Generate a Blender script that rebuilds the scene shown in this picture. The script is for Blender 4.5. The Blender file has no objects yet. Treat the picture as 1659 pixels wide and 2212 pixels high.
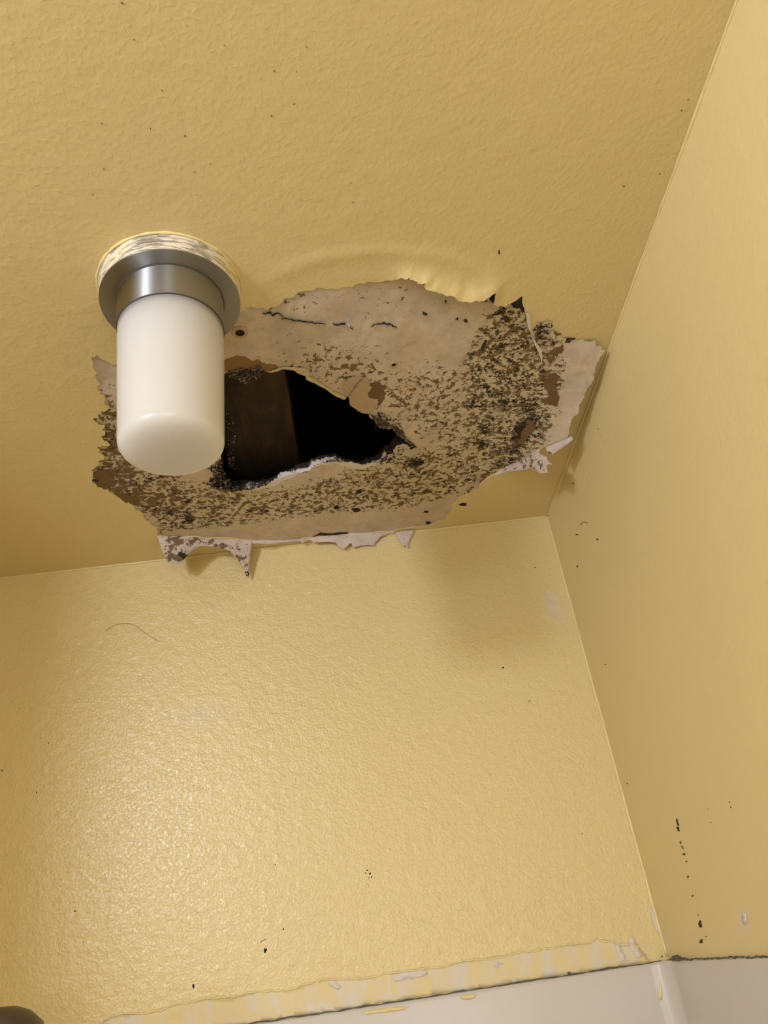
import bpy, math, random
import numpy as np
from mathutils import Vector, Matrix, noise as mnoise
from mathutils.geometry import delaunay_2d_cdt

random.seed(7); rng = np.random.default_rng(7)
scn = bpy.context.scene
COL = scn.collection

# ------------------------------------------------------------------ camera
# world: origin on the floor below the far right corner; x to the right, y into the far wall, z up
S = 0.75                     # metres per calibration unit
H = 2.40                     # ceiling height
FPX = 1683.83
ROT = np.array([[0.9916, -0.0032, -0.1293], [-0.1099, 0.5061, -0.8554], [0.0681, 0.8625, 0.5015]])
U, _, Vt = np.linalg.svd(ROT); ROT = U @ Vt
CAM = np.array([-0.4316 * S, -1.3534 * S, H - 0.7362 * S])
cam = bpy.data.cameras.new('camera'); camo = bpy.data.objects.new('camera', cam); COL.objects.link(camo)
cam.sensor_fit = 'VERTICAL'; cam.sensor_height = 36.0; cam.lens = 36.0 * FPX / 2212.0
cam.clip_start = 0.01; cam.clip_end = 50
m = Matrix.Identity(4)
for i in range(3):
    m[i][0] = ROT[0][i]; m[i][1] = -ROT[1][i]; m[i][2] = -ROT[2][i]; m[i][3] = CAM[i]
camo.matrix_world = m
scn.camera = camo

# ------------------------------------------------------------------ world, lamps, exposure
w = bpy.data.worlds.new('world'); scn.world = w; w.use_nodes = True
w.node_tree.nodes['Background'].inputs[0].default_value = (0, 0, 0, 1)
w.node_tree.nodes['Background'].inputs[1].default_value = 0.0
scn.view_settings.view_transform = 'Standard'; scn.view_settings.look = 'None'
scn.view_settings.exposure = 0.07; scn.view_settings.gamma = 1.0
scn.view_settings.use_curve_mapping = False
def lamp(name, loc, power, radius, color):
    l = bpy.data.lights.new(name, 'POINT'); l.energy = power; l.shadow_soft_size = radius; l.color = color
    o = bpy.data.objects.new(name, l); COL.objects.link(o); o.location = loc
    return o
lamp('room_lamp', (-1.005, -1.36, H - 0.130), 20.0, 0.055, (0.85, 0.926, 1.086))
lamp('fill_lamp', (-0.25, -2.20, H - 0.60), 8.5, 0.09, (0.85, 0.926, 1.086))  # weaker unseen second lamp, also fills the shadows
lamp('fill_lamp', (-1.38, -2.10, H - 0.50), 13.5, 0.09, (0.85, 0.926, 1.086))  # added fill lamp that brightens the right wall, no known fixture

# ------------------------------------------------------------------ photo geometry -> real planes
def ray(x, y):
    return ROT.T @ np.array([(x - 829.5) / FPX, (y - 1106) / FPX, 1.0])
def on_ceiling(x, y, z=0.0):              # z metres relative to the ceiling plane
    d = ray(x, y); return CAM + d * ((H + z - CAM[2]) / d[2])
def on_back(x, y, Y=0.0):
    d = ray(x, y); return CAM + d * ((Y - CAM[1]) / d[1])
def on_right(x, y, X=0.0):
    d = ray(x, y); return CAM + d * ((X - CAM[0]) / d[0])
def to_px(P):
    q = (np.asarray(P) - CAM) @ ROT.T
    return np.stack([829.5 + FPX * q[..., 0] / q[..., 2], 1106 + FPX * q[..., 1] / q[..., 2]], -1)

# ------------------------------------------------------------------ mesh helpers
def link(name, me, parent=None, loc=None):
    o = bpy.data.objects.new(name, me); COL.objects.link(o)
    if parent is not None: o.parent = parent
    if loc is not None: o.location = loc
    return o
def obj(name, verts, faces, mat, parent=None, smooth=True, attrs=None, solid=0.0):
    verts = np.asarray(verts, float)
    base = np.zeros(3)
    p = parent
    while p is not None:
        base = base + np.array(p.location); p = p.parent
    me = bpy.data.meshes.new(name)
    me.from_pydata((verts - base).tolist(), [], [list(map(int, f)) for f in faces])
    if mat is not None: me.materials.append(mat)
    if smooth: me.polygons.foreach_set('use_smooth', [True] * len(me.polygons))
    if attrs:
        for k, a in attrs.items():
            at = me.attributes.new(k, 'FLOAT', 'POINT'); at.data.foreach_set('value', np.asarray(a, np.float32))
    me.update()
    o = link(name, me, parent)
    if solid:
        s = o.modifiers.new('thick', 'SOLIDIFY'); s.thickness = abs(solid); s.offset = 1.0 if solid > 0 else -1.0
    return o
def empty(name, loc, label=None, cat=None):
    o = bpy.data.objects.new(name, None); COL.objects.link(o); o.location = loc
    o.empty_display_size = 0.02
    if label: o['label'] = label
    if cat: o['category'] = cat
    return o
def tag(o, label, cat): o['label'] = label; o['category'] = cat
def structure(o): o['kind'] = 'structure'; return o

def jag(pts, amp=2.5, seg=5.0, closed=True, seed=1, rough=0.55):
    """make a traced torn edge ragged by midpoint displacement"""
    r = random.Random(seed)
    P = [np.array(p, float) for p in pts]
    out = []
    n = len(P)
    def rec(a, b, amp):
        L = np.linalg.norm(b - a)
        if L < seg: return []
        nrm = np.array([-(b - a)[1], (b - a)[0]]) / L
        mid = (a + b) / 2 + nrm * r.uniform(-1, 1) * min(amp, L * 0.28)
        return rec(a, mid, amp * rough) + [mid] + rec(mid, b, amp * rough)
    for i in range(n if closed else n - 1):
        a, b = P[i], P[(i + 1) % n]
        out.append(a); out += rec(a, b, amp)
    if not closed: out.append(P[-1])
    return np.array(out)
def inside(P, poly):
    P = np.asarray(P, float); x, y = P[:, 0], P[:, 1]
    c = np.zeros(len(P), bool); n = len(poly)
    for i in range(n):
        x1, y1 = poly[i]; x2, y2 = poly[(i + 1) % n]
        if y1 == y2: continue
        k = ((y1 > y) != (y2 > y)) & (x < (x2 - x1) * (y - y1) / (y2 - y1) + x1)
        c ^= k
    return c
def polydist(P, line):
    P = np.asarray(P, float); d = np.full(len(P), 1e9)
    for i in range(len(line) - 1):
        a, b = np.array(line[i], float), np.array(line[i + 1], float)
        ab = b - a; L = ab @ ab
        if L < 1e-12: continue
        t = np.clip(((P - a) @ ab) / L, 0, 1)
        d = np.minimum(d, np.linalg.norm(P - (a + t[:, None] * ab), axis=1))
    return d
def fill(outer, holes=(), extra=None):
    """constrained triangulation of an outline with holes and interior points"""
    V = [Vector(map(float, p)) for p in outer]; Ed = [(i, (i + 1) % len(outer)) for i in range(len(outer))]
    for h in holes:
        b = len(V); V += [Vector(map(float, p)) for p in h]; Ed += [(b + i, b + (i + 1) % len(h)) for i in range(len(h))]
    if extra is not None: V += [Vector(map(float, p)) for p in extra]
    r = delaunay_2d_cdt(V, Ed, [], 0, 1e-6)
    v = np.array([tuple(a) for a in r[0]]); f = np.array([tuple(a) for a in r[2] if len(a) == 3])
    c = v[f].mean(1)
    k = inside(c, outer)
    for h in holes: k &= ~inside(c, h)
    f = f[k]
    used = np.unique(f); mp = -np.ones(len(v), int); mp[used] = np.arange(len(used))
    return v[used], mp[f]
def grid(x0, y0, x1, y1, st, jitter=0.25):
    X, Y = np.meshgrid(np.arange(x0, x1, st), np.arange(y0, y1, st))
    P = np.stack([X.ravel(), Y.ravel()], 1)
    return P + rng.uniform(-jitter, jitter, P.shape) * st
def interior(outer, holes, st, margin=2.0):
    o = np.array(outer); P = grid(o[:, 0].min(), o[:, 1].min(), o[:, 0].max(), o[:, 1].max(), st)
    k = inside(P, outer)
    for h in holes: k &= ~inside(P, h)
    P = P[k]
    loops = [np.vstack([o, o[:1]])] + [np.vstack([h, h[:1]]) for h in holes]
    d = np.full(len(P), 1e9)
    for l in loops: d = np.minimum(d, polydist(P, l))
    return P[d > margin]
def tube(pts, rad, sides=6, caps=True):
    pts = [np.array(p, float) for p in pts]; V = []; F = []
    rad = [rad] * len(pts) if np.isscalar(rad) else list(rad)
    up = np.array([0.31, 0.2, 0.93])
    for i, p in enumerate(pts):
        t = pts[min(i + 1, len(pts) - 1)] - pts[max(i - 1, 0)]; t = t / (np.linalg.norm(t) + 1e-12)
        a = np.cross(t, up); a /= np.linalg.norm(a) + 1e-12; b = np.cross(t, a)
        for k in range(sides):
            an = 2 * math.pi * k / sides
            V.append(p + rad[i] * (math.cos(an) * a + math.sin(an) * b))
    for i in range(len(pts) - 1):
        for k in range(sides):
            F.append((i * sides + k, i * sides + (k + 1) % sides, (i + 1) * sides + (k + 1) % sides, (i + 1) * sides + k))
    if caps:
        F.append(tuple(range(sides))[::-1]); F.append(tuple((len(pts) - 1) * sides + k for k in range(sides)))
    return V, F
def sharp(o, deg=32):
    o.data.set_sharp_from_angle(angle=math.radians(deg)); return o
def lathe(profile, n=64, center=(0, 0, 0), axis=None):
    V = []; F = []; c = np.array(center, float)
    R = np.eye(3) if axis is None else axis
    for r, z in profile:
        for k in range(n):
            a = 2 * math.pi * k / n; V.append(c + R @ np.array([r * math.cos(a), r * math.sin(a), z]))
    for i in range(len(profile) - 1):
        for k in range(n):
            F.append((i * n + k, i * n + (k + 1) % n, (i + 1) * n + (k + 1) % n, (i + 1) * n + k))
    return V, F
def box(a, b):
    (x0, y0, z0), (x1, y1, z1) = a, b
    V = [(x0, y0, z0), (x1, y0, z0), (x1, y1, z0), (x0, y1, z0), (x0, y0, z1), (x1, y0, z1), (x1, y1, z1), (x0, y1, z1)]
    F = [(0, 3, 2, 1), (4, 5, 6, 7), (0, 1, 5, 4), (1, 2, 6, 5), (2, 3, 7, 6), (3, 0, 4, 7)]
    return V, F
def join(parts):
    V = []; F = []
    for v, f in parts:
        b = len(V); V += list(v); F += [tuple(i + b for i in g) for g in f]
    return V, F
_ico = None
def blob(c, r, squash=(1, 1, 1), seed=0, rough=0.45):
    global _ico
    if _ico is None:
        import bmesh
        bm = bmesh.new(); bmesh.ops.create_icosphere(bm, subdivisions=1, radius=1); bm.verts.ensure_lookup_table()
        _ico = (np.array([v.co[:] for v in bm.verts]), [tuple(v.index for v in f.verts) for f in bm.faces]); bm.free()
    q = np.random.default_rng(seed)
    v = _ico[0] * (1 + q.uniform(-rough, rough, (len(_ico[0]), 1))) * np.array(squash) * r
    return list(np.array(c) + v), _ico[1]
def fbm(p, sc, seed=0.0, octv=3):
    return mnoise.fractal(Vector((p[0] * sc + seed, p[1] * sc - seed, (p[2] if len(p) > 2 else 0) * sc + seed * 0.7)), 0.8, 2.0, octv)

# ------------------------------------------------------------------ material helpers
def newmat(name):
    m = bpy.data.materials.new(name); m.use_nodes = True
    nt = m.node_tree; b = nt.nodes['Principled BSDF']
    return m, nt, b
def N(nt, t, **kw):
    n = nt.nodes.new(t)
    for k, v in kw.items():
        if k in n.inputs: n.inputs[k].default_value = v
        else: setattr(n, k, v)
    return n
def math_(nt, op, a, b=None, c=None, clamp=False):
    n = nt.nodes.new('ShaderNodeMath'); n.operation = op; n.use_clamp = clamp
    for i, v in enumerate((a, b, c)):
        if v is None: continue
        if hasattr(v, 'is_output'): nt.links.new(v, n.inputs[i])
        else: n.inputs[i].default_value = v
    return n.outputs[0]
def mix(nt, f, a, b):
    n = nt.nodes.new('ShaderNodeMix'); n.data_type = 'RGBA'
    for s, v in ((n.inputs[0], f), (n.inputs[6], a), (n.inputs[7], b)):
        if hasattr(v, 'is_output'): nt.links.new(v, s)
        else: s.default_value = v if not isinstance(v, tuple) else (*v, 1)[:4]
    return n.outputs[2]
def coords(nt, scale=None):
    tc = nt.nodes.new('ShaderNodeTexCoord')
    if scale is None: return tc.outputs['Object']
    mp = nt.nodes.new('ShaderNodeMapping'); mp.inputs['Scale'].default_value = scale
    nt.links.new(tc.outputs['Object'], mp.inputs['Vector']); return mp.outputs[0]
def noise_(nt, vec, scale, detail=3, rough=0.5, dist=0.0):
    n = N(nt, 'ShaderNodeTexNoise', Scale=scale, Detail=detail, Roughness=rough, Distortion=dist)
    nt.links.new(vec, n.inputs['Vector']); return n.outputs['Fac']
def attr(nt, name):
    n = nt.nodes.new('ShaderNodeAttribute'); n.attribute_name = name; return n.outputs['Fac']
def bump(nt, b, h, dist, strength=1.0):
    n = N(nt, 'ShaderNodeBump', Strength=strength, Distance=dist)
    nt.links.new(h, n.inputs['Height']); nt.links.new(n.outputs[0], b.inputs['Normal'])
def simple(name, col, rough=0.5, metal=0.0, var=0.0, vscale=30, bscale=0, bdist=0, spec=0.5):
    m, nt, b = newmat(name)
    b.inputs['Roughness'].default_value = rough; b.inputs['Metallic'].default_value = metal
    b.inputs['Specular IOR Level'].default_value = spec
    v = coords(nt)
    n = noise_(nt, v, vscale, 4)
    f = math_(nt, 'MULTIPLY', n, var)
    c = mix(nt, f, (*col, 1), tuple(x * 0.45 for x in col))
    nt.links.new(c, b.inputs['Base Color'])
    if bscale: bump(nt, b, noise_(nt, v, bscale, 4), bdist)
    return m

PAINT = (0.77, 0.612, 0.287)
def paint(name, bscale, bdist, rough, scuffs=True, col=PAINT):
    m, nt, b = newmat(name)
    v = coords(nt)
    big = noise_(nt, v, 5, 3, 0.55)
    c = mix(nt, big, tuple(x * 0.97 for x in col), (col[0] * 1.02, col[1] * 1.03, col[2] * 1.08))
    fine = noise_(nt, v, 70, 4, 0.6)
    c = mix(nt, math_(nt, 'MULTIPLY', fine, 0.10), c, (0.70, 0.60, 0.42, 1))
    if scuffs:
        s = attr(nt, 'scuff')
        sn = noise_(nt, v, 160, 5, 0.65)
        f = math_(nt, 'MULTIPLY', math_(nt, 'SUBTRACT', math_(nt, 'ADD', s, sn), 0.75, clamp=True), 2.4, clamp=True)
        f = math_(nt, 'MULTIPLY', f, 0.55)
        c = mix(nt, f, c, (0.72, 0.62, 0.55, 1))
    nt.links.new(c, b.inputs['Base Color'])
    b.inputs['Roughness'].default_value = rough
    n1 = noise_(nt, v, bscale, 2, 0.5, 0.3)
    n2 = noise_(nt, v, bscale * 0.28, 2, 0.5)
    n1s = math_(nt, 'SMOOTH_MAX', n1, 0.45, 0.2)
    h = math_(nt, 'ADD', n1s, math_(nt, 'MULTIPLY', n2, 1.1))
    bump(nt, b, h, bdist)
    return m
M_CEIL = paint('ceiling_paint', 230, 0.00055, 0.45)
M_BACK = paint('wall_paint', 300, 0.0014, 0.28)
M_SIDE = paint('side_wall_paint', 170, 0.0005, 0.5)
M_LIP = simple('thick_paint', PAINT, 0.45, var=0.1, vscale=60, bscale=200, bdist=0.0004)
M_LIP_B = simple('bright_paint', (0.82, 0.67, 0.33), 0.4, var=0.1, vscale=60)

def paper_mat(name, tan, cream, rough=0.85, lilac=False):
    m, nt, b = newmat(name)
    tc = coords(nt)
    sx = N(nt, 'ShaderNodeSeparateXYZ'); nt.links.new(tc, sx.inputs[0])
    v = tc
    a_b, a_d, a_c, a_s = attr(nt, 'brown'), attr(nt, 'dark'), attr(nt, 'cream'), attr(nt, 'solid')
    big = noise_(nt, v, 22, 4, 0.6); med = noise_(nt, v, 75, 5, 0.65)
    bigc = math_(nt, 'ADD', math_(nt, 'MULTIPLY', math_(nt, 'SUBTRACT', big, 0.5), 2.6), 0.5, clamp=True)
    c = mix(nt, bigc, tuple(x * 0.80 for x in tan), (tan[0] * 1.12, tan[1] * 1.12, tan[2] * 1.12))
    pk = noise_(nt, v, 14, 3, 0.5)
    c = mix(nt, math_(nt, 'MULTIPLY', math_(nt, 'SUBTRACT', pk, 0.5, clamp=True), 3.0, clamp=True), c, (tan[0] * 1.0, tan[1] * 0.84, tan[2] * 0.72))
    # soft greyish mottling
    g = math_(nt, 'MULTIPLY', math_(nt, 'SUBTRACT', med, 0.5, clamp=True), 3.2, clamp=True)
    c = mix(nt, math_(nt, 'MULTIPLY', g, 0.75), c, (tan[0] * 0.60, tan[1] * 0.60, tan[2] * 0.58))
    c = mix(nt, a_c, c, cream)
    # brown under-layer showing through, hard-edged islands
    n1 = noise_(nt, v, 135, 7, 0.66, 0.3)
    n1b = noise_(nt, v, 420, 4, 0.65, 0.4)
    nn = math_(nt, 'ADD', math_(nt, 'MULTIPLY', n1, 0.78), math_(nt, 'MULTIPLY', n1b, 0.22))
    n0 = noise_(nt, v, 42, 3, 0.6)
    th = math_(nt, 'SUBTRACT', math_(nt, 'SUBTRACT', 0.755, math_(nt, 'MULTIPLY', n0, 0.24)), math_(nt, 'MULTIPLY', a_b, 0.23))
    fb = math_(nt, 'MULTIPLY', math_(nt, 'SUBTRACT', nn, th), 30.0, clamp=True)
    fb = math_(nt, 'MULTIPLY', fb, math_(nt, 'MULTIPLY', a_b, 12.0, clamp=True))
    shade = noise_(nt, v, 60, 3)
    brown = mix(nt, shade, (0.10, 0.058, 0.022, 1), (0.235, 0.13, 0.048, 1))
    c = mix(nt, math_(nt, 'MULTIPLY', fb, 0.93), c, brown)
    # black-green mould specks
    n2 = noise_(nt, v, 260, 7, 0.7, 0.4)
    n2b = noise_(nt, v, 60, 3, 0.6)
    n2c = math_(nt, 'ADD', math_(nt, 'MULTIPLY', n2, 0.6), math_(nt, 'MULTIPLY', n2b, 0.4))
    th2 = math_(nt, 'SUBTRACT', 0.622, math_(nt, 'MULTIPLY', a_d, 0.225))
    fd = math_(nt, 'MULTIPLY', math_(nt, 'SUBTRACT', n2c, th2), 26.0, clamp=True)
    fd = math_(nt, 'MULTIPLY', fd, math_(nt, 'MULTIPLY', a_d, 12.0, clamp=True))
    c = mix(nt, math_(nt, 'MULTIPLY', fd, 0.95), c, (0.022, 0.017, 0.007, 1))
    sb = math_(nt, 'MULTIPLY', math_(nt, 'SUBTRACT', math_(nt, 'ADD', a_s, math_(nt, 'MULTIPLY', n2, 0.6)), 0.85), 12.0, clamp=True)
    c = mix(nt, sb, c, (0.025, 0.02, 0.009, 1))
    nt.links.new(c, b.inputs['Base Color'])
    b.inputs['Roughness'].default_value = rough; b.inputs['Specular IOR Level'].default_value = 0.2
    h = math_(nt, 'SUBTRACT', math_(nt, 'MULTIPLY', med, 0.5), math_(nt, 'MULTIPLY', fb, 0.35))
    bump(nt, b, h, 0.0011)
    return m
M_PAPER = paper_mat('drywall_paper', (0.645, 0.535, 0.42), (0.64, 0.53, 0.35))
M_FLAP = paper_mat('paint_backside', (0.66, 0.55, 0.48), (0.66, 0.55, 0.48))
M_WHITE_TEAR = simple('white_torn_paper', (0.80, 0.72, 0.64), 0.8, var=0.25, vscale=90, bscale=300, bdist=0.0005)
M_CHIP = simple('bare_primer', (0.735, 0.655, 0.575), 0.6, var=0.12, vscale=90)
M_CREAM_TEAR = simple('cream_torn_paper', (0.68, 0.55, 0.36), 0.85, var=0.3, vscale=120, bscale=300, bdist=0.0006)
M_TAN_FLAKE = simple('tan_paper_flake', (0.58, 0.42, 0.27), 0.85, var=0.5, vscale=110, bscale=260, bdist=0.0005)
M_BROWN_PAPER = simple('brown_paper_layer', (0.205, 0.115, 0.042), 0.85, var=0.6, vscale=70, bscale=300, bdist=0.0005)
M_RUST_PAPER = simple('rusty_paper_layer', (0.30, 0.165, 0.065), 0.85, var=0.6, vscale=60, bscale=300, bdist=0.0005)
M_BLACK = simple('mould_and_hole_black', (0.018, 0.014, 0.008), 0.9, var=0.4, vscale=200)  # mould, and the painted dark inside screw holes and cracks
M_PIT = simple('pit_shade', (0.30, 0.21, 0.085), 0.9, var=0.3, vscale=200)  # olive tone paints in the shade of small ceiling pits
M_DARKBROWN = simple('dark_brown_stain', (0.055, 0.035, 0.014), 0.9, var=0.5, vscale=200)
def crumb_mat():
    m, nt, b = newmat('mouldy_gypsum')
    v = coords(nt); n = noise_(nt, v, 350, 4, 0.7); n2 = noise_(nt, v, 60, 3)
    f = math_(nt, 'MULTIPLY', math_(nt, 'SUBTRACT', math_(nt, 'ADD', n, math_(nt, 'MULTIPLY', n2, 0.35)), 0.66), 7.0, clamp=True)
    c = mix(nt, f, (0.035, 0.022, 0.012, 1), (0.30, 0.24, 0.18, 1))
    nt.links.new(c, b.inputs['Base Color']); b.inputs['Roughness'].default_value = 0.95
    return m
M_CRUMB = crumb_mat()
def rim_mat():
    m, nt, b = newmat('gypsum_core')
    v = coords(nt); n = noise_(nt, v, 240, 5, 0.7); a = attr(nt, 'mould')
    f = math_(nt, 'MULTIPLY', math_(nt, 'SUBTRACT', math_(nt, 'ADD', math_(nt, 'MULTIPLY', n, 0.8), a), 0.78), 9.0, clamp=True)
    c = mix(nt, f, (0.74, 0.67, 0.62, 1), (0.02, 0.014, 0.008, 1))
    nt.links.new(c, b.inputs['Base Color']); b.inputs['Roughness'].default_value = 0.9
    bump(nt, b, n, 0.001)
    return m
M_RIM = rim_mat()
def wood_mat():
    m, nt, b = newmat('stained_wood')
    v = coords(nt, (55, 9, 30)); n = noise_(nt, v, 1.0, 6, 0.65, 0.6)
    v2 = coords(nt); n2 = noise_(nt, v2, 28, 5, 0.65)
    nx = math_(nt, 'ADD', math_(nt, 'MULTIPLY', math_(nt, 'SUBTRACT', n, 0.5), 2.5), 0.42, clamp=True)
    c = mix(nt, nx, (0.014, 0.007, 0.0025, 1), (0.072, 0.032, 0.010, 1))
    c = mix(nt, math_(nt, 'MULTIPLY', math_(nt, 'SUBTRACT', n2, 0.45, clamp=True), 4.0, clamp=True), c, (0.012, 0.009, 0.005, 1))
    nt.links.new(c, b.inputs['Base Color']); b.inputs['Roughness'].default_value = 0.8
    bump(nt, b, n2, 0.002)
    return m
M_WOOD = wood_mat()
M_CAVITY = simple('void_black', (0.012, 0.009, 0.007), 0.95)  # near-black colour stands in for the darkness inside the void
M_PANEL = simple('shower_panel', (0.62, 0.565, 0.515), 0.28, var=0.08, vscale=8, bscale=14, bdist=0.001)
M_CAULK = simple('dark_caulk_gap', (0.15, 0.125, 0.105), 0.85, var=0.7, vscale=90)
M_FLOOR = simple('floor_tile', (0.42, 0.38, 0.33), 0.4, var=0.2, vscale=6)
M_BOUNCE = simple('bounce_white', (0.75, 0.72, 0.66), 0.4)  # off-white for the unseen room walls, put in for neutral fill light
def metal_mat():
    m, nt, b = newmat('brushed_nickel')
    v = coords(nt, (8, 8, 900)); n = noise_(nt, v, 1.0, 3, 0.6)
    v2 = coords(nt); d = noise_(nt, v2, 260, 4, 0.7)
    sp = math_(nt, 'MULTIPLY', math_(nt, 'SUBTRACT', d, 0.70), 14.0, clamp=True)
    c = mix(nt, n, (0.31, 0.305, 0.305, 1), (0.40, 0.395, 0.39, 1))
    c = mix(nt, math_(nt, 'MULTIPLY', sp, 0.8), c, (0.06, 0.05, 0.04, 1))
    nt.links.new(c, b.inputs['Base Color'])
    b.inputs['Metallic'].default_value = 1.0; b.inputs['Roughness'].default_value = 0.47
    tg = N(nt, 'ShaderNodeTangent', direction_type='RADIAL', axis='Z'); nt.links.new(tg.outputs[0], b.inputs['Tangent'])
    b.inputs['Anisotropic'].default_value = 0.95; b.inputs['Anisotropic Rotation'].default_value = 0.25
    return m
M_METAL = metal_mat()
def smear_mat():
    m, nt, b = newmat('paint_smeared_metal')
    v = coords(nt, (60, 60, 330)); n = noise_(nt, v, 1.0, 5, 0.65, 0.8)
    v2 = coords(nt); n2 = noise_(nt, v2, 22, 2)
    f = math_(nt, 'MULTIPLY', math_(nt, 'SUBTRACT', math_(nt, 'ADD', n, math_(nt, 'MULTIPLY', n2, 0.5)), 0.61), 7.0, clamp=True)
    pc = mix(nt, math_(nt, 'MULTIPLY', math_(nt, 'SUBTRACT', n2, 0.5, clamp=True), 5.0, clamp=True), (0.80, 0.72, 0.58, 1), (0.80, 0.66, 0.34, 1))
    c = mix(nt, f, (0.55, 0.52, 0.5, 1), pc)
    nt.links.new(c, b.inputs['Base Color'])
    nt.links.new(math_(nt, 'SUBTRACT', 1.0, f), b.inputs['Metallic'])
    b.inputs['Roughness'].default_value = 0.35
    bump(nt, b, f, 0.0006)
    return m
M_SMEAR = smear_mat()
def glass_mat():
    m, nt, b = newmat('opal_glass')
    v = coords(nt); n = noise_(nt, v, 35, 4, 0.6)
    n2 = noise_(nt, v, 14, 3)
    f = math_(nt, 'MULTIPLY', math_(nt, 'SUBTRACT', n2, 0.55, clamp=True), 2.5, clamp=True)
    c = mix(nt, math_(nt, 'MULTIPLY', n, 0.15), (0.60, 0.585, 0.58, 1), (0.56, 0.53, 0.50, 1))
    c = mix(nt, math_(nt, 'MULTIPLY', f, 0.35), c, (0.70, 0.62, 0.48, 1))
    nt.links.new(c, b.inputs['Base Color'])
    b.inputs['Roughness'].default_value = 0.22
    b.inputs['Subsurface Weight'].default_value = 1.0
    b.inputs['Subsurface Radius'].default_value = (0.02, 0.02, 0.02)
    b.inputs['Subsurface Scale'].default_value = 5.0
    return m
M_GLASS = glass_mat()
M_SHOWER = simple('dark_bronze', (0.13, 0.10, 0.075), 0.45, metal=0.6, var=0.2, vscale=40)
M_GASKET = simple('dark_gap', (0.05, 0.045, 0.04), 0.7)

# ================================================================== TRACED OUTLINES (photo coordinates, put on their planes below)
def z1(x, y): return (180 + x / 2.765, 480 + y / 2.765)
def z2(x, y): return (780 + x / 2.765, 560 + y / 2.765)
def z3(x, y): return (400 + x / 2.9625, 740 + y / 2.9625)
def z5(x, y): return (560 + x / 1.5096, 1850 + y / 1.5096)
def z6(x, y): return (x / 2.9625, 1850 + y / 2.9625)
def z7(x, y): return (300 + x / 2.676, 1060 + y / 2.676)
def za(x, y): return (190 + x / 4.484, 740 + y / 4.484)
def zb(x, y): return (480 + x / 4.1475, 590 + y / 4.1475)
def zc(x, y): return (820 + x / 4.608, 590 + y / 4.608)
def zd(x, y): return (1100 + x / 5.53, 740 + y / 5.53)

LEFT = [za(*p) for p in [(285, 205), (235, 225), (180, 190), (140, 165), (110, 145), (85, 118), (70, 135), (35, 145), (50, 190), (48, 215), (60, 265), (95, 290),
        (75, 330), (80, 350), (110, 385), (115, 410), (90, 425), (95, 465), (120, 500), (150, 515), (165, 560), (160, 600), (205, 625), (190, 655), (120, 665),
        (135, 690), (95, 705), (110, 735), (50, 735), (75, 775), (105, 800), (155, 815), (130, 850), (165, 860), (165, 895), (132, 905), (140, 935), (180, 960), (215, 995),
        (120, 1000), (135, 1015), (88, 1020), (115, 1040), (100, 1060), (150, 1095), (160, 1115), (150, 1140), (90, 1155), (120, 1170), (105, 1190), (60, 1205), (80, 1220),
        (35, 1245), (45, 1290), (38, 1345), (70, 1370), (90, 1400), (150, 1425), (230, 1470), (290, 1500), (340, 1530), (400, 1555), (450, 1600), (520, 1645), (545, 1700), (600, 1740), (665, 1790), (680, 1830), (668, 1870)]]
HINGE = [z7(*p) for p in [(105, 262), (300, 267), (640, 286), (900, 281), (1010, 270), (1200, 250), (1480, 235), (1592, 222), (1659, 212)]]
LOWR = [z2(*p) for p in [(200, 1615), (360, 1600), (440, 1580), (500, 1555), (520, 1520), (545, 1480), (550, 1450), (590, 1420), (640, 1400), (700, 1375), (750, 1310), (800, 1282), (880, 1230)]]
SEAM = [z2(*p) for p in [(880, 1230), (900, 1100), (960, 980), (1020, 880), (1060, 780), (1082, 622)]]        # main sheet | hanging sheet
STRIP = [z2(*p) for p in [(1082, 622), (1075, 560), (1045, 500), (1010, 420), (985, 330), (975, 290), (965, 232)]]
TOP = [zc(*p) for p in [(1420, 225), (1310, 300), (1250, 340), (1180, 335), (1135, 310), (1155, 195), (1090, 250), (1040, 280), (1000, 290), (960, 275), (900, 295), (840, 285), (775, 275), (755, 245), (680, 235), (600, 205), (560, 185), (460, 160), (455, 105), (425, 110), (370, 85), (300, 70), (290, 45), (275, 62), (150, 65), (0, 90)]] + \
      [zb(*p) for p in [(1330, 80), (1280, 95), (1190, 100), (1170, 120), (1100, 125), (1020, 150), (960, 145), (860, 130), (800, 155), (680, 170), (630, 215), (560, 225), (530, 265), (490, 300), (440, 305), (410, 330), (330, 315), (260, 298), (215, 310), (170, 345), (100, 480), (40, 560)]]
HIDDEN = [(470, 745), (430, 740), (380, 745), (330, 765), (290, 775)]
PATCH = TOP + HIDDEN + LEFT + HINGE[1:] + LOWR + SEAM[1:] + STRIP[1:]
HANG = [z2(*p) for p in [(1082, 622), (1072, 545), (1040, 470), (1030, 430), (1035, 410), (1060, 380), (1110, 368), (1130, 372), (1150, 375), (1140, 410), (1120, 430), (1160, 432), (1190, 440), (1210, 470), (1205, 480), (1240, 468), (1285, 475), (1300, 485), (1330, 480), (1360, 492), (1400, 488),
        (1405, 520), (1435, 518), (1430, 540), (1460, 545), (1440, 575), (1425, 590), (1420, 610), (1405, 635), (1400, 660), (1382, 690), (1390, 715), (1380, 745), (1345, 785), (1335, 830), (1318, 850), (1300, 900), (1290, 930), (1255, 960), (1250, 1000), (1240, 1020), (1250, 1040), (1230, 1065)]]
HANGFOLD = [z2(*p) for p in [(1230, 1065), (1110, 1115), (1000, 1170), (880, 1230)]]
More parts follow.
